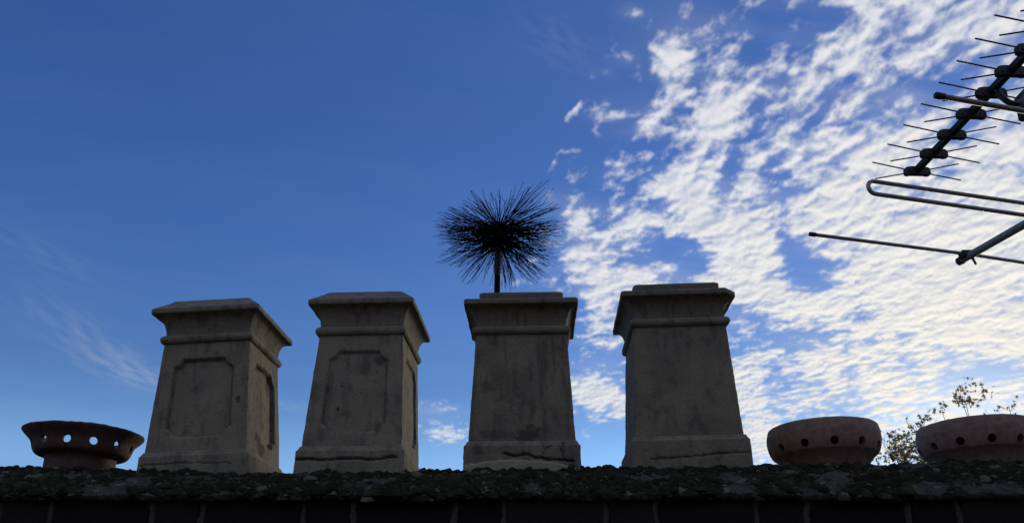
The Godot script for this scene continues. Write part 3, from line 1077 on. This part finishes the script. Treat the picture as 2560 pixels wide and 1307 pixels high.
func uhf_aerial() -> void:
	var H := EYE + 1.248
	var t := thing("television_aerial", "dark aerial with a row of X-shaped elements along its boom", "aerial", Vector3(1.178, H, -1.60))
	var o := t.position
	var far := Vector3(1.1485, H, -1.990) - o
	var near := Vector3(1.196, H, -0.62) - o
	var along := (near - far).normalized()
	var across := along.cross(Vector3.UP).normalized()
	if across.x < 0:
		across = -across
	var st := start()
	var hw := 0.0078
	st.set_smooth_group(-1)
	var cn := [[-1, -1], [1, -1], [1, 1], [-1, 1]]
	for k in 4:
		var a: Vector3 = across * hw * cn[k][0] + Vector3.UP * hw * cn[k][1]
		var b: Vector3 = across * hw * cn[(k + 1) % 4][0] + Vector3.UP * hw * cn[(k + 1) % 4][1]
		quad(st, far + a, near + a, near + b, far + b)
	var q := []
	for k in 4:
		q.append(across * hw * cn[k][0] + Vector3.UP * hw * cn[k][1])
	quad(st, far + q[0], far + q[1], far + q[2], far + q[3])
	quad(st, near + q[3], near + q[2], near + q[1], near + q[0])
	part("boom", finish(st), M.dark_steel, t)
	var Z := [1.969, 1.881, 1.794, 1.707, 1.625, 1.548, 1.475, 1.404, 1.334, 1.265, 1.197]
	# the casting has three small slots through it, sloping up towards the far end of the boom
	var top_at := func(x: float) -> float: return 0.0135 - 8.5 * maxf(0.0, absf(x + 0.001) - 0.012) * maxf(0.0, absf(x + 0.001) - 0.012) - (0.003 if absf(x) > 0.033 else 0.0)
	var low_at := func(x: float) -> float: return -0.0112 - (0.0013 if absf(absf(x) - 0.028) < 0.004 else 0.0)
	var cuts := [-0.036, -0.0325, -0.0288, -0.0238, -0.016, -0.008, 0.002, 0.010, 0.0162, 0.0208, 0.0274, 0.0318, 0.036]
	var st3 := start()
	st3.set_smooth_group(-1)
	var hexa := func(x0: float, x1: float, lf: float, lb: float, hf0: float, hb0: float, hf1: float, hb1: float) -> void:
		# lf, lb: lower bound at the front and the back; the upper bounds are given at both ends
		var a := Vector3(x0, lf, 0)
		var b := Vector3(x1, lf, 0)
		var c := Vector3(x1, hf1, 0)
		var d := Vector3(x0, hf0, 0)
		var e := Vector3(x0, lb, -0.013)
		var f := Vector3(x1, lb, -0.013)
		var g := Vector3(x1, hb1, -0.013)
		var h := Vector3(x0, hb0, -0.013)
		quad(st3, a, d, c, b)
		quad(st3, e, f, g, h)
		quad(st3, d, h, g, c)
		quad(st3, a, b, f, e)
		quad(st3, a, e, h, d)
		quad(st3, b, c, g, f)
	for i in cuts.size() - 1:
		var x0: float = cuts[i]
		var x1: float = cuts[i + 1]
		var t0: float = top_at.call(x0)
		var t1: float = top_at.call(x1)
		var lo: float = low_at.call((x0 + x1) * 0.5)
		if i in [2, 8, 10]:
			hexa.call(x0, x1, lo, lo, -0.0075, 0.0005, -0.0075, 0.0005)
			hexa.call(x0, x1, -0.0030, 0.0050, t0, t0, t1, t1)
		else:
			hexa.call(x0, x1, lo, lo, t0, t0, t1, t1)
	var holder_mesh := finish(st3)
	var rods := []
	for sx in [-1, 1]:
		for sy in [-1, 1]:
			rods.append(tube_mesh([Vector3(0.030 * sx, 0.006 * sy, -0.0065), Vector3((0.123 if sy < 0 else 0.1245) * sx, 0.0265 * sy + 0.001, -0.0065)], [0.0019], 8))
	for z: float in Z:
		var p := far.lerp(near, (1.990 - z) / (1.990 - 0.62))
		var h := part("element_holder", holder_mesh, M.black_plastic, t)
		h.transform = Transform3D(Basis(across, Vector3.UP, across.cross(Vector3.UP)), p - Vector3(0, 0.004, 0))
		for r in rods:
			part("element_rod", r, M.dark_steel, h)
	# driven box and the sheet reflector at the near end, above the camera's view
	st = start()
	box(st, far.lerp(near, 0.70) - Vector3(0, 0.01, 0), Vector3(0.04, 0.02, 0.03), 0.004)
	part("junction_box", finish(st), M.black_plastic, t)
	for sy in [-1, 1]:
		for k in 5:
			var c: Vector3 = near - along * 0.02 + Vector3.UP * sy * (0.02 + k * 0.035) + along * (0.01 * k)
			part("reflector_rod", tube_mesh([c - across * 0.19, c + across * 0.19], [0.003], 8), M.dark_steel, t)
	part("reflector_post", tube_mesh([near - along * 0.02 + Vector3(0, -0.19, 0), near - along * 0.02 + Vector3(0, 0.19, 0)], [0.006], 8), M.dark_steel, t)
	# clamp that grips the mast, with its curved tail under the boom
	var mast := Vector3(1.290, 0, -1.655) - Vector3(o.x, 0, o.z)
	var onboom := far.lerp(near, (1.990 - 1.615) / 1.37)
	var loop := []
	var L := [[0.0, 0.0, 0.0], [0.004, -0.022, 0.004], [0.014, -0.048, 0.012], [0.030, -0.060, 0.018], [0.048, -0.050, 0.014], [0.066, -0.026, 0.004], [0.084, 0.0, -0.010], [0.098, 0.018, -0.020]]
	var L2 := []
	for e in L:
		L2.append(onboom + across * e[0] + Vector3.UP * e[1] + Vector3(0, 0, e[2]))
	for i in 25:
		var s := i / 24.0 * (L2.size() - 1)
		var k := mini(int(s), L2.size() - 2)
		loop.append(L2[k].cubic_interpolate(L2[k + 1], L2[maxi(k - 1, 0)], L2[mini(k + 2, L2.size() - 1)], s - k))
	part("clamp_bracket", tube_mesh(loop, [0.0068], 10), M.dark_steel, t)
	st = start()
	box(st, Vector3(mast.x - 0.016, -0.012, mast.z - 0.010), Vector3(0.022, 0.036, 0.024), 0.006)
	part("mast_clamp", finish(st), M.black_plastic, t)
	for sy in [-1, 1]:
		part("clamp_bolt", tube_mesh([Vector3(mast.x - 0.045, 0.018 * sy - 0.012, mast.z + 0.004), Vector3(mast.x + 0.04, 0.018 * sy - 0.012, mast.z + 0.004)], [0.004], 8), M.dark_steel, t)


func radio_aerial() -> void:
	var H := EYE + 0.95
	var t := thing("radio_aerial", "grey aerial of long thick rods with a folded loop, below the X-shaped one", "aerial", Vector3(1.24, H, -1.70))
	var o := t.position
	var yaw := deg_to_rad(13.6)
	var e := Vector3(cos(yaw), 0, -sin(yaw))
	var b := Vector3(sin(yaw), 0, cos(yaw))        # from the reflector towards the camera
	var tip := Vector3(0.757, H, -1.8085) - o
	var rc := tip + e * 0.468
	part("boom", tube_mesh([rc - b * 0.022, rc + b * 0.98], [0.0102], 16), M.aluminium, t)
	part("boom_cap", tube_mesh([rc - b * 0.034, rc - b * 0.031, rc - b * 0.018], [0.007, 0.0114, 0.0114], 16), M.black_plastic, t)
	var st := start()
	box(st, rc + Vector3(0, 0.006, 0), Vector3(0.019, 0.010, 0.012), 0.003)
	var br := part("bracket", finish(st), M.black_plastic, t)
	part("wing_bolt", tube_mesh([rc + Vector3(0.004, -0.008, 0.012), rc + Vector3(0.008, -0.03, 0.016)], [0.003], 8), M.dark_steel, br)
	var lift := Vector3(0, 0.008, 0)
	var refl := part("reflector", tube_mesh([tip + lift, rc + lift, rc + e * 0.468 - Vector3(0, 0.004, 0)], [0.0046], 12), M.aluminium, t)
	for s in [-1, 1]:
		var c: Vector3 = tip if s < 0 else rc + e * 0.468 - Vector3(0, 0.012, 0)
		part("end_cap", tube_mesh([c + lift + e * s * 0.004, c + lift - e * s * 0.012], [0.0058], 12), M.black_plastic, refl)
	# folded dipole: a flat loop standing on the boom
	var dc := rc + b * 0.204 + Vector3(0, 0.010, 0)
	var loop := []
	var half := 0.435
	var gap := 0.0165
	for i in 11:
		var a := PI / 2 + PI * i / 10
		loop.append(dc + Vector3.UP * gap + e * (-half + cos(a) * gap) + Vector3.UP * sin(a) * gap)
	for i in 11:
		var a := -PI / 2 + PI * i / 10
		loop.append(dc + Vector3.UP * gap + e * (half + cos(a) * gap) + Vector3.UP * sin(a) * gap)
	loop.append(loop[0])
	part("folded_dipole", tube_mesh(loop, [0.0050], 12), M.aluminium, t)
	for q in [[0.7907, 1.2528, 0.56, 0.0052], [0.868, 1.060, 0.50, 0.0050]]:
		var tp := Vector3(q[0], H, -q[1]) - o
		var d := part("director", tube_mesh([tp, tp + e * (q[2] * 2.0)], [q[3]], 12), M.aluminium, t)
		for s in [0, 1]:
			var c: Vector3 = tp + e * (q[2] * 2.0 * s)
			var sg := 1.0 if s == 1 else -1.0
			part("end_cap", tube_mesh([c + e * sg * 0.005, c + e * sg * 0.003, c - e * sg * 0.014, c - e * sg * 0.016], [0.004, 0.0064, 0.0064, 0.0055], 12), M.black_plastic, d)


func mast() -> void:
	var t := thing("aerial_mast", "tall grey steel mast carrying both aerials, strapped to the chimney stack", "mast", Vector3(1.290, EYE - 0.75, -1.655))
	part("pole", tube_mesh([Vector3.ZERO, Vector3(0, 2.03, 0)], [0.016], 16), M.aluminium, t)
	for y in [0.25, 0.75]:
		var st := start()
		box(st, Vector3(0, y, -0.055), Vector3(0.03, 0.02, 0.056), 0.003)
		part("wall_bracket", finish(st), M.dark_steel, t)
	var st2 := start()
	box(st2, Vector3(0, 1.685, 0), Vector3(0.03, 0.022, 0.028), 0.004)
	part("cross_clamp", finish(st2), M.dark_steel, t)


# ------------------------------------------------------------------ tree beyond

func leaf_mesh(sd: int) -> ArrayMesh:
	# a five-lobed leaf, folded a little along its midrib
	rng.seed = sd
	var st := start()
	st.set_smooth_group(-1)
	var R := [0.30, 0.72, 0.36, 0.95, 0.42, 1.08, 0.42, 0.95, 0.36, 0.72, 0.30]
	var rim := []
	for i in R.size():
		var a := lerpf(-2.35, 2.35, i / 10.0) + rng.randf_range(-0.06, 0.06)
		var r: float = R[i] * rng.randf_range(0.9, 1.1)
		rim.append(Vector3(sin(a) * r, absf(sin(a) * r) * 0.35 - 0.12 * r * r, -cos(a) * r * 0.95))
	for i in R.size() - 1:
		tri(st, Vector3(0, 0, 0.12), rim[i], rim[i + 1])
	tri(st, Vector3(0, 0, 0.12), rim[-1], Vector3(0.02, 0, 0.75))
	tri(st, Vector3(0, 0, 0.12), Vector3(-0.02, 0, 0.75), rim[0])
	return finish(st)


func tree() -> void:
	var base := Vector3(12.3, 0, -20.6)
	var t := thing("plane_tree", "thin autumn tree with olive brown lobed leaves beyond the terracotta pots", "tree", base)
	rng.seed = 501
	var top := Vector3(-0.2, EYE - 1.2, 0.1)
	var trunk := part("trunk", tube_mesh([Vector3(0, -0.05, 0), Vector3(0.03, 0.5, 0), Vector3(-0.1, 3.0, 0.05), Vector3(0.05, 5.5, 0), top], [0.30, 0.22, 0.18, 0.15, 0.12], 12), M.bark, t)
	var twigs := start()
	var spots := []                     # leaf places in view
	var hidden := []
	var crown_mid := Vector3(0.2, EYE + 0.6, 0)
	# limbs to the sprays that rise into view, [x, rel y, z, reach across, reach up, leaves]
	var sprays := [
		[11.72, 5.84, -20.0, 0.28, 0.36, 36], [11.96, 5.84, -20.0, 0.20, 0.28, 24], [11.30, 5.60, -20.1, 0.18, 0.24, 12],
		[10.48, 4.86, -20.0, 0.26, 0.46, 52], [10.05, 4.55, -20.1, 0.36, 0.42, 40], [9.66, 4.46, -20.0, 0.30, 0.42, 32], [10.62, 4.36, -20.2, 0.30, 0.30, 40], [9.95, 4.24, -20.2, 0.50, 0.18, 36],
		[12.40, 5.42, -20.2, 0.10, 0.10, 4], [13.05, 5.60, -20.1, 0.22, 0.16, 12]]
	for s in sprays:
		var c := Vector3(s[0], EYE + s[1], s[2]) - base
		var root: Vector3 = crown_mid.lerp(c, 0.15) + Vector3(rng.randf_range(-0.3, 0.3), 0, 0)
		var low: Vector3 = c - Vector3(rng.randf_range(-0.1, 0.1), s[4] * 0.9, 0)
		var bow := Vector3(rng.randf_range(-0.15, 0.15), 0.2, 0)
		tube(twigs, [top.lerp(root, 0.2), root, root.lerp(low, 0.5) + bow, low, c + Vector3(0, s[4] * 0.3, 0)], [0.06, 0.035, 0.016, 0.007, 0.003], 6)
		for k in s[5] / 4:
			var from: Vector3 = low.lerp(c + Vector3(0, s[4] * 0.3, 0), rng.randf())
			var to: Vector3 = c + Vector3(rng.randfn(0, 0.5) * s[3] * 1.15, rng.randf_range(-0.95, 0.95) * s[4], rng.randfn(0, 0.5) * s[3])
			var mid: Vector3 = from.lerp(to, 0.5) + Vector3(rng.randf_range(-0.04, 0.04), rng.randf_range(-0.02, 0.06), 0)
			tube(twigs, [from, mid, to], [0.0045, 0.0035, 0.0025], 4, false)
			for j in 4:
				spots.append(mid.lerp(to, rng.randf_range(0.45, 1.08)) + Vector3(rng.randfn(0, 0.045), rng.randfn(0, 0.045), rng.randfn(0, 0.06)))
		for k in s[5]:
			if s[0] < 11.0 and k % 2 == 0:
				var e := c + Vector3(rng.randfn(0, 0.5) * s[3], rng.randf_range(-0.9, 0.8) * s[4], 0.3)
				tube(twigs, [low + Vector3(0, 0, 0.2), low.lerp(e, 0.5) + Vector3(rng.randfn(0, 0.06), 0, 0), e], [0.006, 0.004, 0.0025], 4, false)
				for j in 3:
					hidden.append(e + Vector3(rng.randfn(0, 0.07), rng.randfn(0, 0.06), 0))
			hidden.append(c + Vector3(rng.randfn(0, 0.55) * s[3] * 1.15, rng.randf_range(-1.0, 0.9) * s[4], rng.randfn(0.6, 0.3)))
	# the rest of the crown, lower down behind the stack
	for k in 70:
		var v := Vector3(rng.randfn(0, 1), rng.randfn(0, 1), rng.randfn(0, 1)).normalized() * pow(rng.randf(), 0.4)
		var c := crown_mid + Vector3(v.x * 3.6, v.y * 3.0, v.z * 3.4)
		tube(twigs, [top, top.lerp(c, 0.5) + Vector3(0, 0.3, 0), c], [0.04, 0.022, 0.006], 5, false)
		for j in 42:
			hidden.append(c + Vector3(rng.randfn(0, 0.36), rng.randfn(0, 0.32), rng.randfn(0, 0.36)))
	part("branches", finish(twigs), M.bark, trunk)
	var kinds := [leaf_mesh(1), leaf_mesh(2), leaf_mesh(3)]
	rng.seed = 502
	var pose := func() -> Basis:
		return Basis.from_euler(Vector3(rng.randf_range(-1.9, 0.3), rng.randf() * TAU, rng.randf_range(-0.8, 0.8))).scaled(Vector3.ONE * rng.randf_range(0.045, 0.085))
	var keep: Node3D = null
	var mm := MultiMesh.new()
	mm.transform_format = MultiMesh.TRANSFORM_3D
	mm.mesh = kinds[0]
	mm.instance_count = hidden.size()
	for i in hidden.size():
		mm.set_instance_transform(i, Transform3D(pose.call(), hidden[i]))
	var f := MultiMeshInstance3D.new()
	f.name = "crown"
	f.multimesh = mm
	f.material_override = M.leaves[0]
	f.set_meta("kind", "stuff")
	t.add_child(f)
	for i in mini(spots.size(), 300):
		var o := part("leaf", kinds[i % 3], M.leaves[rng.randi() % 3], t)
		o.transform = Transform3D(pose.call(), spots[i])


# ------------------------------------------------------------------ all together

func _ready() -> void:
	rng.seed = 7
	var cam := Camera3D.new()
	cam.name = "camera"
	add_child(cam)
	cam.position = Vector3(0, EYE, 0)
	cam.rotation_degrees = Vector3(PITCH, 0, 0)
	var near := 0.05
	# the photograph is the upper part of a taller frame, so the lens axis lies 306.5 pixels below its middle
	cam.set_frustum(1307.0 / FOCAL * near, Vector2(0, 306.5 / FOCAL * near), near, 3000.0)
	cam.current = true
	var env := Environment.new()
	env.background_mode = Environment.BG_SKY
	env.sky = make_sky()
	env.tonemap_mode = Environment.TONE_MAPPER_LINEAR
	env.tonemap_exposure = 1.0
	env.sdfgi_enabled = true
	env.ssao_enabled = true
	env.ssil_enabled = true
	var we := WorldEnvironment.new()
	we.name = "world"
	we.environment = env
	add_child(we)
	var sun := DirectionalLight3D.new()
	sun.name = "sun"
	sun.light_energy = 0.30
	sun.light_angular_distance = 10.0
	sun.light_color = Color(1.0, 0.93, 0.80)
	sun.shadow_enabled = true
	add_child(sun)
	var to_sun := Vector3(sin(deg_to_rad(SUN_AZ)) * cos(deg_to_rad(SUN_EL)), sin(deg_to_rad(SUN_EL)), -cos(deg_to_rad(SUN_AZ)) * cos(deg_to_rad(SUN_EL)))
	sun.basis = Basis.looking_at(-to_sun, Vector3.UP)
	make_materials()
	# setting
	var plane := PlaneMesh.new()
	plane.size = Vector2(1600, 1600)
	structure("ground", plane, M.grass)
	house()
	terrace()
	chimney_stack()
	moss()
	# the pots, from the stack's left end to its right
	flared_pot()
	chimney_pot("square stone pot with a sharp sunken panel and pitted side, beside the flared pot", -0.7914, 0.3684, 2.0935, -3.07, 0.994, 0.970, -2.06, -0.25, 100, false, {"panel": 0.0095, "pits": 0.2, "side_pits": 0.95, "edge": 0.005,
		"plinth_cracks": [[0, [Vector2(-0.13, 0.030), Vector2(-0.02, 0.033), Vector2(0.10, 0.026)], 0.002, 0.002]],
		"patches": [[1, -0.02, 0.10, 0.030, 0.035, 0.75], [1, 0.05, 0.28, 0.012, 0.03, 0.6], [0, 0.10, 0.20, 0.006, 0.010, 0.8]]})
	chimney_pot("square stone pot with a worn faint panel and a crack along its foot", -0.4003, 0.3740, 2.0925, -3.66, 1.036, 0.960, 0.31, -2.03, 200, false, {"panel": 0.0060, "pits": 0.3, "edge": 0.008,
		"plinth_cracks": [[0, [Vector2(-0.14, 0.033), Vector2(-0.06, 0.031), Vector2(0.0, 0.034), Vector2(0.06, 0.030), Vector2(0.12, 0.038)], 0.004, 0.006]],
		"patches": [[0, 0.02, 0.29, 0.018, 0.03, 0.45], [0, 0.055, 0.305, 0.018, 0.014, 0.6], [0, -0.045, 0.17, 0.006, 0.007, 0.8], [0, -0.04, 0.235, 0.004, 0.004, 0.8]]})
	chimney_pot("plain square stone pot with a cracked foot and a brush rod in its mouth", 0.0292, 0.3964, 2.0901, -1.70, 0.969, 1.008, -0.17, 1.50, 300, true, {"tone": 0.92, "runs": 0.5, "pits": 0.4, "edge": 0.006, "lens": [-0.02, 0.013, 0.125],
		"plinth_cracks": [[0, [Vector2(-0.043, 0.0294), Vector2(-0.021, 0.0245), Vector2(0.0155, 0.0282), Vector2(0.0376, 0.018), Vector2(0.0816, 0.0143), Vector2(0.125, 0.010)], 0.0040, 0.006], [0, [Vector2(0.104, 0.0548), Vector2(0.0966, 0.042), Vector2(0.1025, 0.0245), Vector2(0.108, 0.013)], 0.003, 0.004], [0, [Vector2(0.05, 0.022), Vector2(0.062, 0.043), Vector2(0.075, 0.050)], 0.002, 0.003]],
		"patches": [[0, 0.012, 0.080, 0.034, 0.018, 0.7], [0, -0.07, 0.080, 0.045, 0.014, 0.4], [0, 0.022, 0.100, 0.012, 0.010, 0.6], [0, -0.02, 0.225, 0.05, 0.05, 0.2]]})
	chimney_pot("plain smooth square stone pot with a chipped cornice corner, beside the round terracotta pots", 0.4546, 0.4066, 2.0880, -2.76, 0.999, 1.023, -0.81, 1.00, 400, true, {"tone": 0.93, "runs": 0.2, "pits": 0.25, "edge": 0.009, "cut_corner": 0.030,
		"plinth_cracks": [[0, [Vector2(-0.10, 0.006), Vector2(0.0, 0.010), Vector2(0.06, 0.016), Vector2(0.15, 0.019)], 0.0025, 0.003]]})
	round_pot("round terracotta pot with dark vent holes next to the chipped square pot", Vector3(0.838, EYE + 0.394, -2.09), deg_to_rad(19.6 - 15.0), 71)
	round_pot("round terracotta pot with dark vent holes at the stack's end, in front of the tree", Vector3(1.2485, EYE + 0.400, -2.09), deg_to_rad(15.0 - 15.0), 81)
	sweep_brush()
	mast()
	uhf_aerial()
	radio_aerial()
	tree()


func house() -> void:
	var t := thing("house", "slate-roofed brick house below the chimney stack", "house", Vector3(0, 0, -2.1))
	var st := start()
	box(st, Vector3(0, 2.35, 0), Vector3(7, 2.4, 5), 0.0)
	part("wall", finish(st), M.house_wall, t)
	st = start()
	st.set_smooth_group(-1)
	var e := 4.72
	var r := 7.9
	var A := [Vector3(-7.3, e, 5.4), Vector3(7.3, e, 5.4), Vector3(7.3, r, 0), Vector3(-7.3, r, 0), Vector3(7.3, e, -5.4), Vector3(-7.3, e, -5.4)]
	quad(st, A[0], A[3], A[2], A[1])
	quad(st, A[3], A[5], A[4], A[2])
	quad(st, A[0], A[1], A[4], A[5])
	tri(st, A[0], A[5], A[3])
	tri(st, A[1], A[2], A[4])
	part("roof", finish(st), M.slate, t)


func terrace() -> void:
	# the row across the street behind the camera; it keeps the low sky off the undersides of the pots
	var t := thing("terrace", "brick terrace of houses across the street", "house", Vector3(0, 0, 9.5))
	var st := start()
	box(st, Vector3(0, 5.5, 4.0), Vector3(40, 5.55, 4.0), 0.0)
	part("wall", finish(st), M.house_wall, t)
	st = start()
	st.set_smooth_group(-1)
	var A := [Vector3(-40.3, 11.04, -0.4), Vector3(40.3, 11.04, -0.4), Vector3(40.3, 15.4, 4), Vector3(-40.3, 15.4, 4), Vector3(40.3, 11.04, 8.4), Vector3(-40.3, 11.04, 8.4)]
	quad(st, A[0], A[1], A[2], A[3])
	quad(st, A[3], A[2], A[4], A[5])
	quad(st, A[0], A[5], A[4], A[1])
	tri(st, A[0], A[3], A[5])
	tri(st, A[1], A[4], A[2])
	part("roof", finish(st), M.slate, t)
	var pane := start()
	box(pane, Vector3.ZERO, Vector3(0.55, 0.85, 0.03), 0.0)
	var pm := finish(pane)
	for i in 16:
		for y in [2.2, 5.2, 8.2]:
			var o := part("window", pm, M.window_glass, t)
			o.position = Vector3(-37.5 + i * 5.0, y, -0.02)
